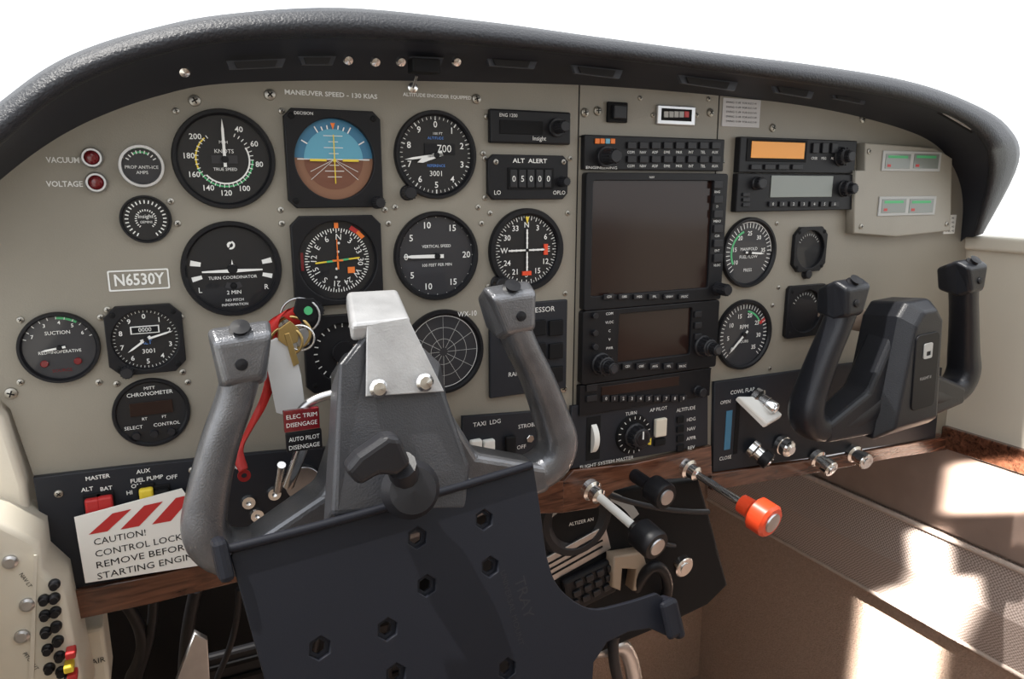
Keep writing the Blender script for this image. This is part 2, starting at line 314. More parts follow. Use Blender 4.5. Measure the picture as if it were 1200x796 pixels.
g.box('centre_dot',0,-.02*Rr,.003,.0038,.06*Rr,.06*Rr,YEL,0); g.box('flight_bar',0,0,.003,.0035,.02*Rr,1.0*Rr,YEL,0)
g.knob('cage_knob',.86*Rr,-.9*Rr,Rr*.12,.012,BLK,.004)
for a in (45,135,225,315): g.screw(math.sin(rad(a))*Rr*1.2,math.cos(rad(a))*Rr*1.2,.006,.0024,BLKM)
g.text('DECISION',-.6*Rr,.9*Rr,.0063,Rr*.06,W)
# horizontal situation indicator
g=G('horizontal_situation_indicator',395,305); Rr=52*k(395,305)
g.poly('bezel',[octo(2*Rr,2*Rr,Rr*.2),circ(Rr*.88,56)],0,.006,BLKS,.0008); g.cyl('face',0,0,0,.001,Rr*.89,FACE,56,0)
g.radial('card_ticks',[(a,Rr*(.62 if a%10==0 else .66),Rr*.72,Rr*.02) for a in range(0,360,5)],.0016,W)
for i,t in enumerate(('3','33','30','W','24','21','S','15','12','E','6','N')): 
    a=i*30+35; g.text(t,.52*Rr*math.sin(rad(a)),.52*Rr*math.cos(rad(a)),.0016,Rr*.13,W,rot=-rad(a))
g.radial('course_bar',[(-95,-.5*Rr,.5*Rr,.035*Rr)],.0024,YEL); g.radial('deviation_bar',[(-95,-.25*Rr,.25*Rr,.04*Rr)],.0027,GRN)
g.radial('lubber',[(0,.02*Rr,.48*Rr,.02*Rr),(0,.72*Rr,.84*Rr,.09*Rr)],.0026,ORA); g.radial('aircraft',[(0,-.2*Rr,.1*Rr,.04*Rr),(90,-.12*Rr,.12*Rr,.04*Rr)],.0028,ORA)
g.flat('heading_bug',[(.5*Rr,.66*Rr),(.64*Rr,.52*Rr),(.56*Rr,.46*Rr),(.44*Rr,.6*Rr)],.0022,ORA)
for s_ in (-.24,-.12,.12,.24): g.cyl('dot',s_*.2*Rr,s_*Rr*1.6,.001,.0016,Rr*.03,W,10)
g.flat('flag',[(.22*Rr,-.3*Rr),(.38*Rr,-.3*Rr),(.38*Rr,-.16*Rr),(.22*Rr,-.16*Rr)],.002,ORA)
g.box('nav_flag',.42*Rr,.66*Rr,.001,.002,Rr*.24,Rr*.1,RED,0,-.6); g.box('side_flag',-.78*Rr,.0,.001,.002,Rr*.06,Rr*.4,DRED,0)
g.knob('heading_knob',.86*Rr,-.92*Rr,Rr*.13,.012,BLK,.004); g.knob('course_knob',-.6*Rr,-1.05*Rr,Rr*.17,.013,BLK,.004)
dial('slaving_gyro',402,412,88,sq=.18,face=FACE,ticks=[(24,0,360,.66,.76,.03,W)],bez=.78,hub=.3,labels=[('HDG',.0,-.82,.1,W)])
g=dial('storm_scope',519,412,98,face=FACE2,ticks=[(12,0,360,.1,.86,.010,GRY)],arcs=[(0,360,.30,.31,GRY),(0,360,.57,.58,GRY),(0,360,.84,.855,W)],hub=0)
g.textp('WX-10',545,367,6,.0052,W,wp=22)
g=G('storm_scope_control_panel',617,408); g.boxp('face_plate',572,354,662,460,0,.004,SUB,.001)
g.textp('PROCESSOR',625,363,6,.0045,W,wp=45); g.boxp('window',585,373,612,400,.004,.006,SCREEN); 
for i in range(3):
    for j in range(2): g.boxp('key',620+j*20,374+i*27,636+j*20,392+i*27,.004,.007,BLKM)
g.textp('TEST',604,420,5,.0045,W); g.textp('RANGE',604,437,5,.0045,W)
g=G('digital_display_unit',617,150); g.boxp('bezel',571,130,665,169,0,.006,BLKS,.0015); g.boxp('display',582,142,632,158,.006,.0068,BLKM,.0003); g.textp('ENG 1200',592,136,4,.0064,W); g.textp('Insight',628,163,5,.0064,W)
x,y=g.L(648,150); g.cyl('knob_base',x,y,.006,.009,.008,BLK); g.knob('knob',x,y,.005,.014,BLK,.008)
g=G('altitude_alerter',617,208); x,y,w,h=g.R(571,182,664,234); g.poly('bezel',[octo(w,h,.005)],0,.005,BLKS,.0008); g.textp('ALT  ALERT',618,189,5,.0052,W,wp=40,bold=.02)
g.boxp('drum_window',592,197,645,222,.005,.0062,BLKM,.0003)
for i in range(5): g.boxp('drum',594+i*10,199,602+i*10,220,.0055,.0072,BLK,.0006); g.textp('05000'[i],598+i*10,210,7,.0074,W)
g.textp('LO',580,226,5,.0052,W); g.textp('OPLO',652,226,4.5,.0052,W); g.screwp(578,190,.005,.0025); g.screwp(657,190,.005,.0025)
x,y=g.L(655,213); g.knob('knob',x,y,.004,.01,BLK,.005)
# stack: audio panel, large gps, small gps, transponder
g=G('audio_selector_panel',761,181); g.boxp('bezel',680,161,843,200,0,.007,BLKS,.001)
x,y=g.L(704,184); g.cyl('knob_base',x,y,.007,.011,.0095,BLK); g.knob('volume_knob',x,y,.0065,.016,BLK,.01)
for i,m in enumerate((ORA,ORA,SKYB2,ORA)): g.boxp('marker_lamp',692+i*6,163,697+i*6,169,.007,.0085,m,.0003)
for r in range(2):
    for i in range(8): 
        g.boxp('key',729+i*14,167+r*16,739+i*14,175+r*16,.007,.0095,BLK,.0005); g.textp(('COM','NAV','ADF','DME','MKR','INT','TEL','AUX')[i],734+i*14,179+r*16,3.2,.0073,W)
g.textp('ENGINEERING',700,197,3.2,.0073,W,wp=36)
g=G('gps_navigator',761,279); x,y,w,h=g.R(680,203,842,356); xs,ys,ws,hs=g.R(688,212,826,341)
g.poly('bezel',[rrect(w,h,.003,x,y),rrect(ws,hs,.002,xs,ys)],0,.009,BLKS,.0008); g.box('screen',xs,ys,.001,.006,ws+.002,hs+.002,SCREEN,0)
for i,t in enumerate(('CDI','OBS','MSG','FPL','VNAV','PROC')): g.boxp('soft_key',700+i*17.5,343,712+i*17.5,349,.009,.0115,BLK,.0006); g.textp(t,706+i*17.5,346,2.6,.0117,W)
for i,t in enumerate(('RNG','D','MENU','CLR','ENT','VLOC')): g.boxp('side_key',828,212+i*17,838,221+i*17,.009,.0115,BLK,.0006); g.textp(t,833,225+i*17,2.8,.0094,W)
x,y=g.L(834,337); g.knob('cursor_knob',x,y,.006,.016,BLK,.009); g.text('NAV',*g.L(757,208),.0093,.002,W)
g=G('gps_navigator',756,393); x,y,w,h=g.R(677,357,834,438); xs,ys,ws,hs=g.R(719,363,803,418)
g.poly('bezel',[rrect(w,h,.003,x,y),rrect(ws,hs,.002,xs,ys)],0,.009,BLKS,.0008); g.box('screen',xs,ys,.001,.006,ws+.002,hs+.002,SCREEN,0)
for v in (368,388,404): x,y=g.L(690,v); g.cyl('small_knob',x,y,.009,.013,.003,BLK)
x,y=g.L(698,424); g.knob('tuning_knob',x,y,.0095,.012,BLK,.009); g.knob('tuning_inner',x,y,.006,.012,BLK,.02,cap=FACE2)
x,y=g.L(816,403); g.knob('cursor_knob',x,y,.0095,.014,BLK,.009); g.knob('cursor_inner',x,y,.006,.012,BLK,.022,cap=FACE2)
for i,t in enumerate(('CDI','OBS','MSG','FPL','PROC')): g.boxp('soft_key',722+i*16,423,733+i*16,430,.009,.0115,BLK,.0006); g.textp(t,727.5+i*16,426.5,2.6,.0117,W)
for i in range(5): g.textp(('COM','VLOC','C','V','PWR')[i],708,366+i*10,3,.0094,W)
for i in range(3): g.boxp('side_key',806,363+i*13,814,370+i*13,.009,.0115,BLK,.0006)
g=G('transponder',752,456); g.boxp('bezel',675,440,827,474,0,.007,BLKS,.001); g.boxp('display',700,445,790,456,.007,.0076,SCREEN,.0002)
for i in range(10): g.boxp('digit_key',700+i*10,461,708+i*10,468,.007,.0095,BLK,.0005); g.textp(str(i),704+i*10,464.5,3.6,.0098,W)
g.boxp('key',682,448,694,456,.007,.009,BLK,.0005); g.boxp('key',682,461,694,468,.007,.009,BLK,.0005); x,y=g.L(812,456); g.knob('mode_knob',x,y,.005,.01,BLK,.007)
# upper centre
g=G('push_switch',722,132); g.boxp('body',710,120,733,144,0,.004,BLKM,.001); g.boxp('cap',714,124,729,140,.004,.008,BLK,.001)
g=G('hour_meter',790,135); g.boxp('chrome_frame',768,124,813,147,0,.003,ALU,.001); g.boxp('window',773,128,808,142,.003,.0036,BLKM,.0002)
for i in range(5): g.boxp('counter_drum',775+i*6,131,780+i*6,138,.0034,.0046,GRY if i<4 else RED,.0003)
for u,v in ((765,135),(816,135),(750,115),(830,116)): pan.screwp(u,v,0,.0024)
g=G('compass_card_placard',868,132); g.boxp('card',846,116,890,149,0,.001,mat('aged_card',(.55,.54,.55),.5),.0002)
for i in range(5): g.textp('SWING 11-09  FOR N E S W',868,121+i*5.5,2.3,.0012,BLKM,wp=36)
# right radios
g=G('navigation_radio',928,184); g.boxp('bezel',860,163,996,203,0,.008,BLKS,.001); g.boxp('display_frame',868,164,938,190,.008,.0088,BLKM,.0005); g.boxp('display',873,167,935,186,.0086,.0092,LCDY,.0002)
for i in range(4): g.boxp('key',872+i*16,193,884+i*16,199,.008,.0105,BLK,.0005)
for i in range(3): g.boxp('key',944+i*11,168,951+i*11,180,.008,.0105,BLK,.0005); g.textp(('CRSR','MSG','ALT')[i],947+i*11,186,3,.0083,W)
x,y=g.L(978,184); g.knob('tuning_knob',x,y,.009,.008,BLK,.008); g.knob('inner_knob',x,y,.006,.008,BLK,.015)
g=G('communication_radio',927,224); g.boxp('bezel',857,204,996,247,0,.008,BLKS,.001); g.boxp('display',896,206,968,231,.008,.0088,LCD,.0005)
x,y=g.L(880,215); g.knob('volume_knob',x,y,.006,.009,BLK,.008); x,y=g.L(982,221); g.knob('tuning_knob',x,y,.008,.008,BLK,.008); g.knob('inner_knob',x,y,.0055,.008,BLK,.015)
for i in range(7): g.boxp('key',893+i*12,236,902+i*12,242,.008,.0105,BLK,.0005); g.textp(str(i),897+i*12,239,3.4,.0108,W)
for i in range(3): g.boxp('key',863,226+i*6,871,230+i*6,.008,.0098,BLK,.0004)
g=G('fuel_gauge_cover',1047,222,.0); P=[g.L(u,v) for u,v in ((1003,168),(1085,174),(1105,186),(1103,270),(1040,277),(990,273),(992,200),(1003,200))]
g.poly('cover',[P],0,.012,PANEL2,.0015)
for (a,b,c,d) in ((1022,178,1090,201),(1018,230,1084,252)):
    g.boxp('gauge_frame',a,b,c,d,.012,.0135,GRY,.0004); x1=(a+c)/2
    for q in ((a+3,x1-2),(x1+2,c-3)):
        g.boxp('gauge_window',q[0],b+3,q[1],d-3,.0135,.014,LCD,.0002); g.boxp('green_band',q[0]+3,b+5,q[1]-3,b+8,.014,.0142,GRN,0); g.boxp('red_mark',q[0]+2,d-8,q[0]+6,d-5,.014,.0142,RED,0)
g.screwp(1007,178,.012,.003); g.screwp(1098,262,.012,.003); g.screwp(998,265,.012,.003)
g=G('warning_placard',1112,262); g.boxp('card',1106,252,1119,274,0,.0008,WHP,.0001)
for i in range(4): g.textp('FUEL 90',1112,256+i*5,2.4,.001,BLKM,wp=10)
dial('manifold_pressure_gauge',876,296,82,face=FACE2,ticks=[(30,-130,130,.7,.84,.02,W)],arcs=[(-120,-20,.6,.66,GRN),(-20,90,.85,.87,W)],nums=[(str(n),a) for n,a in ((10,-120),(15,-80),(20,-40),(25,0),(30,40),(35,85))],nr=.54,ns=.12,labels=[('MANIFOLD',0,.1,.09,W),('FUEL FLOW',0,-.12,.09,W),('PRESS',0,-.5,.09,W)],needles=[(95,.55,.05,W)])
dial('tachometer',870,392,81,face=FACE2,ticks=[(35,-135,135,.74,.86,.02,W)],arcs=[(10,60,.64,.69,GRN),(60,68,.64,.86,RED)],nums=[(str(n),-135+n*7.7) for n in (0,5,10,15,20,25,30,35)],nr=.56,ns=.12,labels=[('RPM',0,.22,.12,W),('HOURS',0,-.2,.08,W)],needles=[(-133,.72,.05,W)])
g=dial('exhaust_temperature_gauge',946,292,52,sq=.35,ticks=[(10,-60,60,.6,.7,.03,GRY)],bez=.84,hub=0); g.knob('knob',0,-g.Rr*1.12,g.Rr*.2,.006,BLK)
g=dial('oil_temperature_gauge',941,364,60,sq=.12,ticks=[(10,-60,60,.6,.7,.03,GRY)],bez=.82,hub=0)
# ---------------------------------------------------------------- lower sub panels
g=G('avionics_subpanel',746,500); P=[g.L(u,v) for u,v in ((667,475),(826,457),(826,520),(665,548))]; g.poly('plate',[P],0,.005,SUB,.0006)
x,y=g.L(692,512); g.box('dial_slot',x,y,.005,.0055,.016,.045,BLKM,.001); g.lathe('trim_wheel',[(0,-.003),(.0185,-.003),(.0185,.003),(0,.003)],WHP,n=40,org=(x,y,-.006),axis=(1,0,0)); 
x,y=g.L(738,507); g.lathe('dial_ring',[(0,.005),(.021,.005),(.02,.008),(0,.008)],BLKM,x,y); g.radial('dial_ticks',[(a,.0165,.0195,.0007) for a in range(0,360,20)],.0083,W,x,y); g.knob('roll_knob',x,y,.011,.014,BLK,.008,cap=BLKS); g.box('pointer',x,y+.004,.0225,.0232,.0015,.008,W,0); g.flat('rudder_mark',[(x+.014,y-.012),(x+.021,y-.006),(x+.021,y-.014)],.0085,YEL)
g.textp('TURN',736,483,4,.0055,W); g.textp('AP PILOT',768,478,4,.0055,W); g.textp('ALTITUDE',800,478,4,.0055,W); g.textp('FLIGHT SYSTEM MASTER',708,540,4,.0055,W,wp=62)
g.boxp('rocker_switch',762,488,775,509,.005,.010,IVORY,.0015); g.boxp('rocker_switch',762,512,775,520,.005,.008,BLKM,.0015)
for i in range(4): g.textp(('HDG','NAV','APPR','REV')[i],806,490+i*11,4,.0055,W); g.boxp('lamp',789,486+i*11,797,494+i*11,.005,.007,BLKM)
g=G('switch_subpanel',590,515); P=[g.L(u,v) for u,v in ((540,487),(662,478),(662,545),(645,552),(540,565))]; g.poly('plate',[P],0,.005,SUB,.0006)
g.textp('TAXI  LDG',568,494,5,.0055,W); g.textp('STROBE',615,497,4.5,.0055,W); g.textp('OFF',608,522,4.5,.0055,W); g.textp('ON',650,487,4.5,.0055,W)
for u in (553,568): g.boxp('rocker_switch',u-6,512,u+7,532,.005,.011,WHP,.0015)
g.boxp('rocker_switch',640,498,652,516,.005,.011,WHP,.0015); g.boxp('rocker_switch',588,508,600,528,.005,.010,BLKM,.0015)
for u in (618,650): 
    x,y=g.L(u,512); g.cyl('nut',x,y,.005,.007,.004,CHR,6)
g=G('master_switch_subpanel',140,610); P=[g.L(u,v) for u,v in ((40,557),(170,542),(310,528),(420,520),(470,590),(280,645),(76,690),(55,640))]; g.poly('plate',[P],0,.006,SUB,.0006)
for t,u,v in (('MASTER',115,556),('ALT',103,570),('BAT',125,569),('AUX',168,549),('FUEL PUMP',172,558),('ON',160,566),('OFF',201,556),('HI',152,574),('LO',190,568),('START',275,545),('MAGNETOS',340,560)): g.textp(t,u,v,4.6,.0065,W,bold=.02)
for u,v,m in ((110,588,RED),(125,585,RED),(172,576,YEL),(190,577,BLKM)):
    x,y=g.L(u,v); g.box('rocker_base',x,y,.006,.008,.012,.018,BLKM); g.box('rocker_switch',x,y,.007,.013,.0095,.013,m,.0015)
g.screwp(70,575,.006,.003); g.screwp(225,548,.006,.003)
x,y=g.L(352,560); g.cyl('key_switch',x,y,.006,.014,.014,ALU)
for u,v in ((290,585),(320,575),(300,600)): 
    x,y=g.L(u,v); g.lathe('jack',[(0,.006),(.006,.006),(.005,.009),(.002,.009),(0,.007)],CHR,x,y,16)
# caution placard (control lock)
g=G('control_lock_placard',165,628,.016); cs=[(87,606),(213,572),(258,640),(250,660),(100,683)]
P=[g.L(u,v) for u,v in cs]; g.poly('card',[P],0,.001,WHP,.0002)
for i in range(3):
    a=108+i*37; b=a+22
    g.flat('red_stripe',[g.L(a+24,601-i*9),g.L(b+24,596-i*9),g.L(b-4,622-i*6),g.L(a-4,626-i*6)],.0013,RED)
ang=math.atan2(g.L(200,625)[1]-g.L(110,643)[1],g.L(200,625)[0]-g.L(110,643)[0])
for i,(t,wp) in enumerate((('CAUTION!',62),('CONTROL LOCK',104),('REMOVE BEFORE',112),('STARTING ENGINE',122))):
    g.textp(t,112-2+i*1.5+wp/2,634+i*12.5-wp*.075,7.5,.0013,BLKM,wp=wp,rot=ang,bold=0)
# right black sub-panel
g=G('cabin_control_subpanel',900,500); P=[g.L(u,v) for u,v in ((834,447),(1030,420),(1100,430),(1092,512),(832,552))]; g.poly('plate',[P],0,.005,SUB,.0006)
g.textp('COWL FLAP',866,457,4.5,.0055,W); g.textp('OPEN',846,470,4,.0055,W); g.textp('CLOSE',846,535,4,.0055,W); g.boxp('slot',846,480,853,525,.005,.0055,SKYB,.001); g.boxp('slot_dark',857,470,862,530,.005,.0055,BLKM,.001)
x,y=g.L(866,472); g.mesh('flap_lever',[(x-.012,y+.012,.01),(x+.022,y+.008,.012),(x+.036,y-.010,.030),(x+.010,y-.016,.034),(x-.012,y+.006,.005),(x+.022,y+.002,.007),(x+.034,y-.016,.027),(x+.008,y-.022,.030)],[(0,1,2,3),(4,5,6,7),(0,1,5,4),(1,2,6,5),(2,3,7,6),(3,0,4,7)],WHP,False,.002)
def pull(name,u0,v0,u1,v1,h,rk,m,lk=.02,shaft=.003,sm=CHR,base=True,cap=None,style=0):
    a=S(u0,v0,0.0055);b=S(u1,v1,h); g=G(name,p=a); p=g.W(b); d=p.normalized(); L=p.length
    if base: g.lathe('collar',[(0,0),(.011,0),(.011,.006),(.008,.008),(.008,.016),(.005,.018),(0,.018)],CHR,org=(0,0,0),axis=d,n=24)
    g.lathe('shaft',[(0,0),(shaft,0),(shaft,L-lk*.9),(0,L-lk*.9)],sm,org=(0,0,0),axis=d,n=20)
    q0=L-lk
    if style==0: prof=[(0,q0),(rk*.55,q0),(rk*.7,q0+lk*.1),(rk,q0+lk*.25),(rk,q0+lk*.9),(rk*.9,L),(rk*.45,L),(rk*.42,L-.001),(0,L-.001)]
    else: prof=[(0,q0),(rk*.55,q0),(rk*.6,q0+lk*.35),(rk,q0+lk*.5),(rk,q0+lk*.92),(rk*.85,L),(0,L)]
    g.lathe('knob',prof,m,org=(0,0,0),axis=d,n=(12 if style==2 else 32))
    g.lathe('button',[(0,L-.002),(rk*.62,L-.002),(rk*.56,L+.0015),(0,L+.0018)],cap or CHR,org=(0,0,0),axis=d,n=20)
    return g
pull('alternate_static_knob',885,464,909,480,.03,.0075,CHR,.014)
for a in ((880,524,902,542,.025),(914,520,926,527,.02),(955,535,975,551,.03),(998,530,1016,542,.03)): pull('cabin_vent_knob',*a,.010,CHR if a[0]!=880 else BLKS,.013)
pull('propeller_control_knob',690,572,770,641,.10,.0145,BLKS,.030,.0042,WHP,cap=ALU)
pull('throttle_knob',742,556,781,583,.055,.014,BLKS,.026,.007,BLKS,base=False,cap=ALU)
pull('mixture_knob',803,547,905,613,.112,.0175,ORG,.036,.004,CHR,style=2,cap=ALU)
pull('friction_knob',796,660,803,666,.015,.012,CHR,.010,base=False)
def strip(name,pts,z0,z1,m):
    g=G(name,*pts[0]); g.poly('veneer',[[g.L(*p) for p in pts]],z0,z1,m,.001); return g
strip('trim_1',[(656,560),(668,548),(740,540),(828,520),(829,555),(760,560),(715,572),(695,592),(654,598)],0,.008,WOOD)
strip('trim_2',[(829,553),(960,535),(1090,512),(1126,506),(1124,522),(1040,535),(960,550),(829,572)],0,.008,WOOD)
strip('trim_3',[(74,688),(180,668),(290,643),(292,672),(180,700),(76,722)],0,.010,WOOD)
strip('trim_4',[(470,590),(560,572),(656,560),(656,598),(560,600),(470,620)],0,.008,WOOD)
# ---------------------------------------------------------------- glareshield
A=[(-95,330),(-50,262),(0,213),(60,168),(120,137),(190,113),(260,100),(400,96),(560,98),(700,102),(850,114),(960,128),(1050,150),(1097,172),(1120,205),(1127,240),(1124,285)]
B=[(-150,330),(-70,232),(0,172),(55,124),(110,92),(180,67),(265,50),(400,45),(560,54),(700,68),(850,86),(960,101),(1050,116),(1115,137),(1150,165),(1158,205),(1140,278)]
T=[(-160,270),(-75,178),(0,119),(50,82),(100,57),(170,35),(260,17),(400,9),(560,24),(700,43),(850,63),(960,77),(1060,94),(1130,117),(1180,147),(1194,190),(1152,274)]
g=G('glareshield',600,100)
n=6; rails=[]
sA,sB,sT=smooth(A,n),smooth(B,n),smooth(T,n); N=len(sA)
def mix(a,b,t): return (a[0]*(1-t)+b[0]*t,a[1]*(1-t)+b[1]*t)
def taper(i): return 1-.7*max(0,(i-(N-11))/10)
rA=[S(*p,-.002) for p in sA]
rB=[S(*p,.062*taper(i)) for i,p in enumerate(sB)]
def bulge(t,h): return [S(*mix(sB[i],sT[i],t),h*taper(i)) for i in range(N)]
rr=[rB,bulge(.06,.070),bulge(.28,.078),bulge(.6,.077),bulge(.88,.068),bulge(1.0,.056)]
rT=rr[-1]
c0=Vector((.4,0,Z0-.25))
def back(dy,sh): return [Vector((c0.x+(p.x-c0.x)*sh,p.y+dy,c0.z+(p.z-c0.z)*sh)) for p in rT]
rr+= [back(.03,.992),back(.08,.975),back(.2,.95),back(.55,.88)]
def loft(g,name,rails,m,sm=True):
    V=[];Fc=[]
    for r in rails: V+=[g.W(p) for p in r]
    n=len(rails[0])
    for j in range(len(rails)-1):
        for i in range(n-1): Fc.append((j*n+i,j*n+i+1,(j+1)*n+i+1,(j+1)*n+i))
    return g.mesh(name,V,Fc,m,sm)
loft(g,'padded_roll',rr,LEATH)
loft(g,'underside',[rA,[a.lerp(b,.5)+Vector((0,0,.004)) for a,b in zip(rA,rB)],rB],UNDER)
def upatch(uv,sc_,dh,name,m):
    c=(sum(p[0] for p in uv)/4,sum(p[1] for p in uv)/4)
    V=[g.W(S(c[0]+(p[0]-c[0])*sc_,c[1]+(p[1]-c[1])*sc_,dh)) for p in uv]
    g.mesh(name,V+[v-Vector((0,0,.003)) for v in V],[(0,1,2,3),(4,5,6,7)]+[(i,(i+1)%4,4+(i+1)%4,4+i) for i in range(4)],m)
PL=mat('underside_plate',(.035,.038,.050),.35)
for u,v,w,sl in ((300,75,70,-.04),(372,71,44,0),(500,72,40,.03),(600,74,60,.06),(700,84,60,.11),(830,97,70,.13),(930,107,50,.14),(995,114,44,.16)):
    q=[(u-w/2,v-5-w/2*sl),(u+w/2,v-5+w/2*sl),(u+w/2-4,v+5+w/2*sl),(u-w/2+4,v+5-w/2*sl)]
    upatch(q,1,.036,'light_plate',PL); upatch(q,.72,.038,'light_recess',DARK)
for u,v in ((408,70),(440,72),(535,72),(216,84),(470,72)):
    p=g.W(S(u,v,.043)); g.lathe('screw',[(0,0),(.0038,0),(.003,.002),(0,.0028)],CHR,org=p,axis=(0,-.5,.9),n=16)
p=g.W(S(497,78,.04)); g.box('clip',p.x,p.y,p.z-.006,p.z+.006,.022,.01,BLKM,.001)
VP=((1092,127),(1112,124),(1172,157),(1150,161))
upatch(VP,1,.060,'vent_frame',BLKM); upatch(VP,.62,.063,'vent_window',GRY)
# ---------------------------------------------------------------- cabin shell
def wbox(name,x0,x1,y0,y1,z0,z1,m,bev=0):
    me=bpy.data.meshes.new(name); c=Vector(((x0+x1)/2,(y0+y1)/2,(z0+z1)/2))
    V=[Vector((x,y,z))-c for x in (x0,x1) for y in (y0,y1) for z in (z0,z1)]
    me.from_pydata([tuple(v) for v in V],[],[(0,1,3,2),(4,6,7,5),(0,4,5,1),(2,3,7,6),(0,2,6,4),(1,5,7,3)]); me.materials.append(m)
    o=bpy.data.objects.new(name,me); o.location=c; bpy.context.collection.objects.link(o)
    if bev: b=o.modifiers.new('b','BEVEL'); b.width=bev; b.segments=3
    return o
FL=Z0-1.0; XR=.935; XL=-.135
wbox('floor',XL-.05,XR+.05,-1.6,.5,FL-.03,FL,CARPET)
wbox('wall_firewall',XL-.05,XR+.05,.45,.48,FL,Z0+.06,CARPET)
wbox('wall_right',XR,XR+.03,-1.6,.46,FL,Z0-.33,CARPET)
wbox('door_1',XR-.004,XR+.03,-1.6,.02,Z0-.33,Z0-.075,BEIGE,.003)
wbox('wall_left',XL-.03,XL,-1.6,.46,FL,Z0-.2,BEIGE)
wbox('wall_rear',XL-.05,XR+.05,-1.63,-1.6,FL,Z0+.35,BEIGE)
wbox('ceiling',XL-.05,XR+.05,-1.6,-.75,Z0+.33,Z0+.36,BEIGE)
wbox('window_1',XR-.012,XR+.02,-.5,.03,Z0-.080,Z0-.062,BEIGE,.004)
wbox('trim_5',XR-.012,XR-.002,-.6,.0,Z0-.345,Z0-.315,WOOD,.002)
wbox('door_kick_panel',XR-.008,XR,-.7,.44,Z0-.46,Z0-.345,BROWNP,.002)
g=G('map_pocket',p=Vector((XR-.010,-.1,Z0-.53)))
Y0,Y1=-.6,.44
V=[Vector((XR-.012,Y0,Z0-.465)),Vector((XR-.012,Y1,Z0-.465)),Vector((XR-.022,Y1,Z0-.53)),Vector((XR-.012,Y1,Z0-.60)),Vector((XR-.012,Y0,Z0-.60)),Vector((XR-.022,Y0,Z0-.53))]
V2=[v+Vector((.0125,0,0)) for v in V]
g.mesh('net',[g.W(v) for v in V+V2],[(0,1,2,5),(5,2,3,4),(6,7,8,11),(11,8,9,10),(0,1,7,6),(3,4,10,9)],MESHW)
g.tube('hem',[(XR-.013,Y0,Z0-.465),(XR-.013,Y1,Z0-.465)],.004,DOORC,True); g.tube('hem',[(XR-.013,Y0,Z0-.60),(XR-.013,Y1,Z0-.60)],.003,DOORC,True)
# left circuit breaker console
g=G('circuit_breaker_console',40,700,.05); cs=[(-90,590),(0,612),(46,636),(50,668),(75,690),(96,796),(105,840),(-90,840)]
g.poly('housing',[[g.L(*p) for p in cs]],-.06,0,IVORY,.004)
for i,(u,v) in enumerate(((64,684),(64,700),(65,716),(66,733),(68,750),(70,768),(72,786),(52,702),(53,720),(54,740),(56,760),(58,782))):
    x,y=g.L(u,v); g.lathe('breaker',[(0,0),(.0036,0),(.0036,.002),(.0025,.003),(.0025,.006),(0,.006)],BLKS,x,y,16)
for (u,v,m) in ((84,760,RED),(82,776,YEL),(86,786,RED),(82,790,BLKS)):
    x,y=g.L(u,v); g.box('toggle_cap',x,y,0,.010,.006,.005,m,.001)
for u,v in ((12,658),(32,708),(26,745)):
    x,y=g.L(u,v); g.lathe('panel_stud',[(0,0),(.0045,0),(.0045,.002),(.003,.003),(0,.003)],ALU,x,y,20)
g.poly('recess_edge',[[g.L(*p) for p in ((40,650),(44,650),(40,796),(34,796))]],0,.0015,BEIGE)
g.textp('NAV LT',30,680,4,.0004,BLKM,rot=-1.2); g.textp('PITOT HT',36,775,4,.0004,BLKM,rot=-1.2)
g=G('door_pillar_trim',20,560,-.0); g.poly('lining',[[g.L(*p) for p in ((-95,425),(-30,445),(8,484),(32,560),(44,650),(64,700),(80,760),(-95,760))]],-.10,.012,BEIGE,.004)
# footwell contents
g=G('alternate_static_box',100,758,-.03); g.boxp('box',72,724,128,796,-.02,.02,IVORY,.003); g.textp('ALT',92,738,8,.0205,BLKM); g.textp('STATIC AIR',98,762,6,.0205,BLKM)
x,y=g.L(92,770); g.cyl('valve',x,y,.02,.03,.006,ALU)
g.tube('pipe',[(0,-.02,-.03),(0,-.3,-.03),(0,-.615,-.03)],.010,DARK)
def pedal(g):
    g.box('pad',0,0,-.006,.006,.10,.13,BLK,.004)
    for i in range(6): g.box('rib',0,-.05+i*.02,.006,.010,.09,.006,BLKM,.001)
    g.tube('arm',[(0,.0,-.008),(0,-.2,-.03),(0,-.378,-.05)],.008,BLK)
for xx in (.03,.22):
    q=G('rudder_pedal',p=Vector((xx,.28,Z0-.62))); pedal(q)
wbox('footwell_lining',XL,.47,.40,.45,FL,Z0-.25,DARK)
g=G('cable_bundle',200,740,-.12)
for i in range(9):
    a=S(130+i*50,690,-.1); b=S(150+i*48+random.uniform(-40,40),740,-.12); c=S(120+i*52+random.uniform(-40,40),830,-.2)
    g.tube('cable',[a,b,c,Vector((c.x,.3,FL+.002))],.003+.003*random.random(),BLK if i!=4 else ALU,True)
g=G('rudder_trim_bar',235,770,-.05); g.poly('bar',[[g.L(*p) for p in ((205,800),(228,740),(243,748),(246,800))]],-.004,.004,ALU,.001)
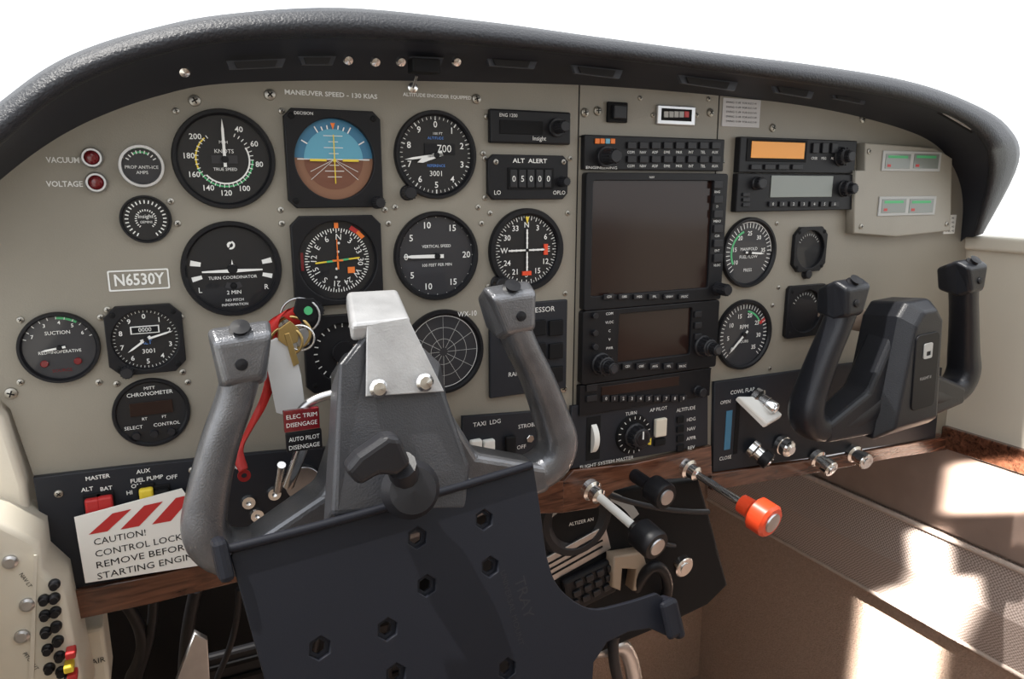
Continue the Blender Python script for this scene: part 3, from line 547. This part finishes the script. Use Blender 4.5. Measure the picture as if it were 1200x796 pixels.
# centre pedestal
g=G('centre_pedestal',740,680,-.0)
P=[g.L(*p) for p in ((640,590),(700,585),(828,566),(838,600),(862,692),(838,716),(800,735),(742,760),(650,800),(560,800),(560,600))]
g.poly('housing',[P],-.20,-.012,BLKM,.004)
g.arc('trim_arc',-60,60,.07,.08,-.011,GRY,*g.L(690,665)); g.lathe('fuel_selector_ring',[(.028,-.012),(.034,-.008),(.04,-.008),(.044,-.012)],BLK,*g.L(682,612))
g.textp('ALTIZER AN',688,617,4,-.011,W)
x,y=g.L(679,656); g.box('data_plate',x,y,-.012,-.009,.085,.030,ALU,.001,.28)
for i in range(3): g.box('data_line',x,y+.007-i*.007,-.009,-.0085,.07,.002,BLKM,0,.28)
x,y=g.L(694,690); g.box('keypad',x,y,-.012,-.002,.06,.04,BLKS,.003,.2)
for i in range(3):
    for j in range(4): g.box('key',x-.02+j*.013+i*.002,y-.012+i*.011+j*.0026,-.002,.001,.009,.007,BLK,.001,.2)
g.poly('cowl_flap_lever',[[g.L(*p) for p in ((716,650),(750,645),(755,662),(746,690),(738,690),(742,665),(726,664),(724,690),(714,686))]],-.01,.006,mat('tan_lever',(.30,.23,.17),.5),.002)
g.tube('flex_duct',[S(745,690,.0),S(765,650,.02),S(790,690,.01),S(770,720,-.02)],.006,BLKS,True)
for (a,b) in (((720,600),(790,640)),((700,575),(830,600))): g.tube('cable',[S(*a,.002),S((a[0]+b[0])/2,(a[1]+b[1])/2+14,.01),S(*b,.002)],.003,BLK,True)
g.tube('hose',[S(640,760,-.05),S(700,765,-.02),S(740,750,-.02),S(745,810,-.02)],.009,ALU,True); g.tube('hose_2',[S(720,745,-.0),S(715,770,-.0),S(728,810,-.0)],.006,BLK,True)
# ---------------------------------------------------------------- yokes
def sweep(g,name,pts,m,n=20,sub=5,e=2.8):
    Q=smooth(pts,sub); V=[];Fc=[]
    for i,q in enumerate(Q):
        p=Vector(q[:3]); t=(Vector(Q[min(i+1,len(Q)-1)][:3])-Vector(Q[max(i-1,0)][:3])).normalized()
        nrm=Vector((t.y,-t.x,0)).normalized(); bn=t.cross(nrm).normalized()
        for j in range(n):
            a=2*math.pi*j/n; c,s_=math.cos(a),math.sin(a)
            V.append(p+nrm*q[3]*math.copysign(abs(c)**(2/e),c)+bn*q[4]*math.copysign(abs(s_)**(2/e),s_))
    for i in range(len(Q)-1):
        for j in range(n): Fc.append((i*n+j,i*n+(j+1)%n,(i+1)*n+(j+1)%n,(i+1)*n+j))
    Fc.append(tuple(range(n))); Fc.append(tuple((len(Q)-1)*n+j for j in range(n)))
    o=g.mesh(name,V,Fc,m,True)
    es=o.modifiers.new('es','EDGE_SPLIT'); es.split_angle=rad(50); return o
YH=.085; ZY=Z0-.173
def yoke(x,K,roll=2.5,KX=1.0,MT=YOKE,dz=0,hs=1.0,ho=0):
    g=G('control_yoke',M=Matrix.Translation((x,-YH,ZY+dz))@R90@Matrix.Rotation(rad(roll),4,'Z'))
    def P(s,L): return [(s*a*K*(KX if b<0 else 1+(KX-1)*max(0,1-b/.05)),b*K,c,d*K,e_*K) for a,b,c,d,e_ in L]
    for s in (-1,1):
        nm='left' if s<0 else 'right'
        sweep(g,'grip_'+nm,P(s,[(.081,.056,.010,.0102,.013),(.086,.036,.008,.0098,.0125),(.093,.010,.004,.0102,.013),(.101,-.020,.0,.0115,.014),(.105,-.040,-.001,.0125,.015),(.098,-.055,-.002,.0125,.015),(.080,-.060,-.002,.012,.015),(.055,-.056,-.002,.012,.016),(.02,-.047,-.002,.018,.018)]),MT)
        hx=s*.083*K; V=[]
        for (z,w0,w1,y0,y1) in ((-.012,.011,.013,.046,.068),(.012,.012,.0165,.042,.078),(.026,.010,.0155,.048,.072)):
            V+=[(hx-w0*K,y0*K,z),(hx+w0*K,y0*K,z),(hx+(w1-s*.003)*K,y1*K,z),(hx-(w1+s*.003)*K,y1*K,z)]
        g.mesh('head_'+nm,V,[(0,1,2,3),(8,9,10,11)]+[(a+b,a+(b+1)%4,a+4+(b+1)%4,a+4+b) for a in (0,4) for b in range(4)],MT,False,.004,4)
        g.lathe('trim_hat',[(0,0),(.0075,0),(.007,.002),(.0045,.003),(.0045,.005),(.006,.0065),(0,.007)],BLKS,org=(hx-s*.003,.0735*K,.018),axis=(0,.8,.65),n=20)
        g.lathe('push_button',[(0,0),(.004,0),(.0035,.002),(0,.0025)],BLKS,org=(hx,.058*K,.0255),axis=(0,.1,1),n=18)
        w=[(s*a*K*KX+ho*(1 if a<.03 else 0),b*K,c*K) for a,b,c in ((.02,.03,.014),(.045,-.030,.014),(.092,-.052,.013),(.092,-.070,.013),(.02,-.076,.014),(.02,.03,-.016),(.045,-.030,-.016),(.092,-.052,-.013),(.092,-.070,-.013),(.02,-.076,-.016))]
        g.mesh('web_'+nm,w,[(0,1,2,3,4),(5,6,7,8,9)]+[(i,(i+1)%5,5+(i+1)%5,5+i) for i in range(5)],MT,False,.005,3)
    V=[]
    for z,a,b,t,bt in ((-.026,.030,.042,.044,-.078),(.016,.030,.040,.048,-.078),(.032,.022,.030,.040,-.066)):
        a*=hs; V+=[(-b*K,bt*K,z),(b*K,bt*K,z),(a*K+ho,(t-.012)*K,z),((a-.010)*K+ho,t*K,z),((-a+.010)*K+ho,t*K,z),(-a*K+ho,(t-.012)*K,z)]
    g.mesh('hub',V,[(0,1,2,3,4,5),(12,13,14,15,16,17)]+[(a+i,a+(i+1)%6,a+6+(i+1)%6,a+6+i) for a in (0,6) for i in range(6)],MT,False,.003,3)
    g.lathe('column',[(0,-YH-.002),(.019,-YH-.002),(.019,-YH+.003),(.0125,-YH+.005),(.0125,-.02),(0,-.02)],mat('column_tan',(.36,.27,.21),.4,.2),0,.024,30)
    return g
yR=yoke(.690,1.12,3.5,1.05,YOKE2,.004,.84,.009); yL=yoke(.144,1.18,4.5,1.10,YOKE,.003)
yR.poly('hub_inset',[rrect(.036,.080,.006,.006,-.018)],.0315,.0335,BLKS,.0006)
yR.poly('badge',[rrect(.013,.016,.002,.006,.004),rrect(.007,.005,.001,.007,.001)],.0335,.0345,GRY); yR.text('FLIGHT II',.006,-.025,.0338,.003,GRY)
# ---- tray mount clamped on the pilot's yoke
def hm(h): return D-(D-h)*1.13
mt=g=G('yoke_tray_mount',p=Vector((.150,-YH,ZY)))
def T3(u,v,h): q=g.W(S(u,v,hm(h))); return (q.x,q.y,q.z)
def slab(name,pts,m,th,bev=.001):
    V=[Vector(p) for p in pts]; nrm=(V[1]-V[0]).cross(V[2]-V[0]).normalized()
    if nrm.z<0: nrm=-nrm
    n=len(V); W_=[v-nrm*th for v in V]
    return g.mesh(name,V+W_,[tuple(range(n)),tuple(range(n,2*n))]+[(i,(i+1)%n,n+(i+1)%n,n+i) for i in range(n)],m,False,bev,3)
slab('body',[T3(398,425,.205),T3(430,385,.195),T3(482,378,.195),T3(520,450,.205),T3(552,545,.215),T3(548,600,.22),T3(388,606,.22)],MOUNT,.045,.004)
slab('clamp_plate',[T3(430,380,.199),T3(478,372,.199),T3(521,459,.209),T3(429,465,.209)],DUST,.002,.0006)
slab('clamp_hook',[T3(406,341,.16),T3(466,338,.16),T3(482,374,.200),T3(412,381,.200)],DUST,.012,.003)
for u,v in ((443,455),(497,448)):
    p=Vector(T3(u,v,.2085)); g.lathe('bolt',[(0,0),(.0058,0),(.0058,.002),(.004,.004),(0,.0045)],CHR,org=p,axis=(0,.1,1),n=18)
p=Vector(T3(478,572,.225)); g.lathe('ball_socket',[(0,0),(.016,0),(.018,.008),(.014,.016),(0,.018)],BLK,org=p,axis=(-.1,.3,1),n=30)
V=[T3(405,553,.25),T3(420,535,.25),T3(455,511,.25),T3(470,513,.25),T3(484,546,.25),T3(466,560,.25),T3(445,558,.25),T3(422,572,.25)]
slab('t_handle',V,BLK,.014,.004)
g.tube('handle_neck',[T3(470,545,.24),T3(480,575,.222)],.009,BLK)
# ---- tray plate (tilted toward the pilot)
pn=Vector((.06,-1,.30)).normalized(); pc=S(470,650,hm(.225))
ex=Vector((1,0,0)); ex=(ex-pn*ex.dot(pn)).normalized(); ey=pn.cross(ex)
M=Matrix((( ex.x,ey.x,pn.x,pc.x),(ex.y,ey.y,pn.y,pc.y),(ex.z,ey.z,pn.z,pc.z),(0,0,0,1)))
g=G('document_tray',M=M)
g.o.parent=mt.o; g.o.matrix_parent_inverse=mt.M.inverted()
def TL(u,v): q=g.inv@SPl(u,v,pc,pn); return (q.x,q.y)
out=[TL(*p) for p in ((278,638),(350,619),(440,599),(540,568),(618,543))]
out+=[TL(*p) for p in smooth([(624,548),(632,600),(640,655),(655,690),(690,713),(730,707),(768,695)],4)]
out+=[TL(*p) for p in ((775,700),(780,745),(760,736),(735,740),(710,752),(694,776),(690,840),(322,840),(300,760),(270,652))]
HC=((488,630),(566,609),(573,664),(499,686),(453,737),(374,759),(463,790),(593,783))
def hexh(u,v,r=.0068):
    x,y=TL(u,v); return [(x+r*math.cos(rad(60*i+20)),y+r*math.sin(rad(60*i+20))) for i in range(6)]
hs=[hexh(*p) for p in HC]
g.poly('plate',[out]+hs,-.002,.002,PLATE,.0006)
g.tube('top_lip',[(*TL(262,644),.003),(*TL(440,600),.003),(*TL(620,545),.003)],.0028,PLATE)
x,y=TL(260,655); g.box('left_claw',x,y,-.008,.010,.008,.024,PLATE,.003,.1)
x,y=TL(783,722); g.box('right_claw',x,y,-.006,.012,.008,.030,PLATE,.003,.12); x,y=TL(777,722); g.box('claw_pad',x,y,.006,.012,.014,.028,PLATE,.003,.12)
x,y=TL(612,700); g.text('TRAY',x,y,.0021,.008,BLK,rot=rad(-82)); x,y=TL(598,712); g.text('UNIVERSAL MOUNT',x,y,.0021,.004,BLK,rot=rad(-82))
for h_,c in zip(hs,HC):
    x,y=TL(*c); hh=[((q[0]-x)*.99+x,(q[1]-y)*.99+y) for q in h_]; inn=[((q[0]-x)*.62+x,(q[1]-y)*.62+y) for q in h_]
    g.poly('nut_seat',[hh,inn],-.004,-.0015,PLATE)
# ---------------------------------------------------------------- keys, tag, ribbon, disengage placards
KH=.06
g=G('key_ring_with_tags',340,395,KH)
def K(u,v,h=KH): q=g.W(S(u,v,h)); return Vector((q.x,q.y,q.z))
def ring(cu,cv,r,th,h,m,tilt=.4):
    c=K(cu,cv,h); P=[c+Vector((r*math.cos(a),r*math.sin(a),tilt*r*math.cos(a))) for a in [2*math.pi*i/24 for i in range(24)]]
    cu_=bpy.data.curves.new('ring','CURVE'); cu_.dimensions='3D'; cu_.bevel_depth=th; sp=cu_.splines.new('POLY'); sp.points.add(23); sp.use_cyclic_u=True
    for i,q in enumerate(P): sp.points[i].co=(*q,1)
    cu_.materials.append(m); g.add('ring',cu_)
ring(352,370,.0125,.0008,KH,ALU); ring(343,390,.0115,.0012,KH,BRASS); ring(352,396,.009,.0008,KH+.005,CHR); ring(336,400,.010,.0011,KH+.004,BRASS)
def kflat(name,pts,m,th=.0015,bev=.0004,h=KH):
    V=[K(p[0],p[1],h) for p in pts]; n=len(V); g.mesh(name,V+[v-Vector((0,0,th)) for v in V],[tuple(range(n)),tuple(range(n,2*n))]+[(i,(i+1)%n,n+(i+1)%n,n+i) for i in range(n)],m,False,bev)
kflat('clear_tag',[(307,405),(324,396),(345,408),(353,440),(358,478),(341,489),(324,484),(313,430)],CLEAR,h=KH+.006)
kflat('key_head',[(348,350),(368,350),(377,362),(370,376),(354,379),(344,366)],BLKS,.003,h=KH+.004)
g.lathe('key_fob_button',[(0,0),(.003,0),(.003,.0012),(0,.0012)],GRN,org=K(361,364,KH+.005),axis=(0,0,1),n=18)
kflat('key_blade',[(333,392),(339,390),(351,426),(344,430)],BRASS,.002,h=KH+.008)
kflat('key_blade',[(342,390),(348,390),(348,436),(341,436)],ALU,.002,h=KH+.003)
kflat('key_bow',[(326,386),(340,376),(351,386),(349,401),(336,406),(326,399)],BRASS,.002,h=KH+.0075)
kflat('key_bow',[(346,388),(358,384),(366,392),(362,404),(350,406),(345,398)],ALU,.002,h=KH+.004)
# ribbon
rb=[(358,376),(343,364),(327,370),(317,386),(320,418),(314,455),(304,482),(292,505),(280,530),(286,552)]
sp=smooth(rb,6); V=[];Fc=[]
for i,(u,v) in enumerate(sp):
    w=(22-i*.25)+2*math.sin(i*.4); V+= [K(u-w*.5,v+w*.30,KH-.005+.008*math.sin(i*.25)),K(u+w*.5,v-w*.30,KH-.001-.006*math.sin(i*.3))]
for i in range(len(sp)-1): Fc.append((2*i,2*i+1,2*i+3,2*i+2))
o=g.mesh('remove_before_flight_ribbon',V,Fc,mat('red_ribbon',(.58,.025,.02),.55),True); m_=o.modifiers.new('s','SOLIDIFY'); m_.thickness=.0008
g.lathe('ribbon_grommet',[(.002,0),(.0045,0),(.0045,.0015),(.002,.0015)],RED,org=K(286,557),axis=(0,0,1),n=18)
g=G('disengage_switch_placards',354,503,.10)
for (a,b,c,d,m,t1,t2) in ((332,479,374,504,DRED,'ELEC TRIM','DISENGAGE'),(335,505,377,527,BLKS,'AUTO PILOT','DISENGAGE')):
    g.boxp('tag',a,b,c,d,-.002,.002,m,.0006); g.textp(t1,(a+c)/2,b+7.5,5,.0022,W,wp=36); g.textp(t2,(a+c)/2,b+17,5,.0022,W,wp=36)
g.tube('arm',[S(350,485,.095),S(362,465,.095),S(400,460,.10)],.003,ALU,True)
g=G('control_lock_pin',340,540,.07); g.tube('rod',[S(356,520,.09),S(338,568,.06)],.0045,CHR,True); g.tube('loop',[S(330,545,.07),S(325,575,.05)],.003,CHR,True)
# ---------------------------------------------------------------- exterior seen beyond the windscreen
g=G('windscreen_centre_post',p=Vector((.172,.35,Z0+.30))); g.box('post',0,.046,-.01,.01,.05,.10,POST,.004)
# ---------------------------------------------------------------- light
w=bpy.data.worlds.new('World'); sc.world=w; w.use_nodes=True; nt=w.node_tree; bg=nt.nodes['Background']
tc=nt.nodes.new('ShaderNodeTexCoord'); sx=nt.nodes.new('ShaderNodeSeparateXYZ'); nt.links.new(tc.outputs['Generated'],sx.inputs[0])
mr=nt.nodes.new('ShaderNodeMapRange'); mr.inputs[1].default_value=-.15; mr.inputs[2].default_value=.10; nt.links.new(sx.outputs['Z'],mr.inputs[0])
mx=nt.nodes.new('ShaderNodeMix'); mx.data_type='RGBA'; mx.inputs[6].default_value=(.62,.62,.58,1); mx.inputs[7].default_value=(.94,.97,1.0,1)
nt.links.new(mr.outputs[0],mx.inputs[0]); nt.links.new(mx.outputs[2],bg.inputs[0]); bg.inputs[1].default_value=1.85
def sun(name,d,e,ang=.5):
    l=bpy.data.lights.new(name,'SUN'); l.energy=e; l.angle=rad(ang); l.color=(1,.96,.9); o=bpy.data.objects.new(name,l); bpy.context.collection.objects.link(o)
    o.rotation_euler=Vector(d).to_track_quat('-Z','Y').to_euler(); o.location=(0,0,3)
sun('sun',(.38,-.05,-1.0),6.0,.6)
def beam(name,loc,tgt,sx_,sy_,e,sp=1.0):  # added narrow area lamp, lays a sun patch on the right sidewall
    l=bpy.data.lights.new(name,'AREA'); l.shape='RECTANGLE'; l.size=sx_; l.size_y=sy_; l.energy=e*sx_*sy_; l.spread=rad(sp); l.color=(1,.95,.87)
    o=bpy.data.objects.new(name,l); bpy.context.collection.objects.link(o); o.location=loc; o.rotation_euler=(Vector(tgt)-Vector(loc)).to_track_quat('-Z','Y').to_euler()
beam('sun_patch_lamp_1',(.45,-1.0,Z0+.15),SX(1148,572,XR),.045,.06,110)
beam('sun_patch_lamp_2',(.50,-1.0,Z0+.15),SX(1050,770,XR),.045,.18,110)
beam('sun_patch_lamp_3',(.45,-1.0,Z0+.15),SX(1068,655,XR),.02,.07,90)
# ---------------------------------------------------------------- curves/text to mesh
bpy.context.view_layer.update(); dg=bpy.context.evaluated_depsgraph_get()
for o in [o for o in bpy.data.objects if o.type in ('CURVE','FONT')]:
    me=bpy.data.meshes.new_from_object(o.evaluated_get(dg)); nm=o.name
    q=bpy.data.objects.new(nm+'_m',me); bpy.context.collection.objects.link(q); q.parent=o.parent; q.matrix_local=o.matrix_local.copy()
    bpy.data.objects.remove(o); q.name=nm
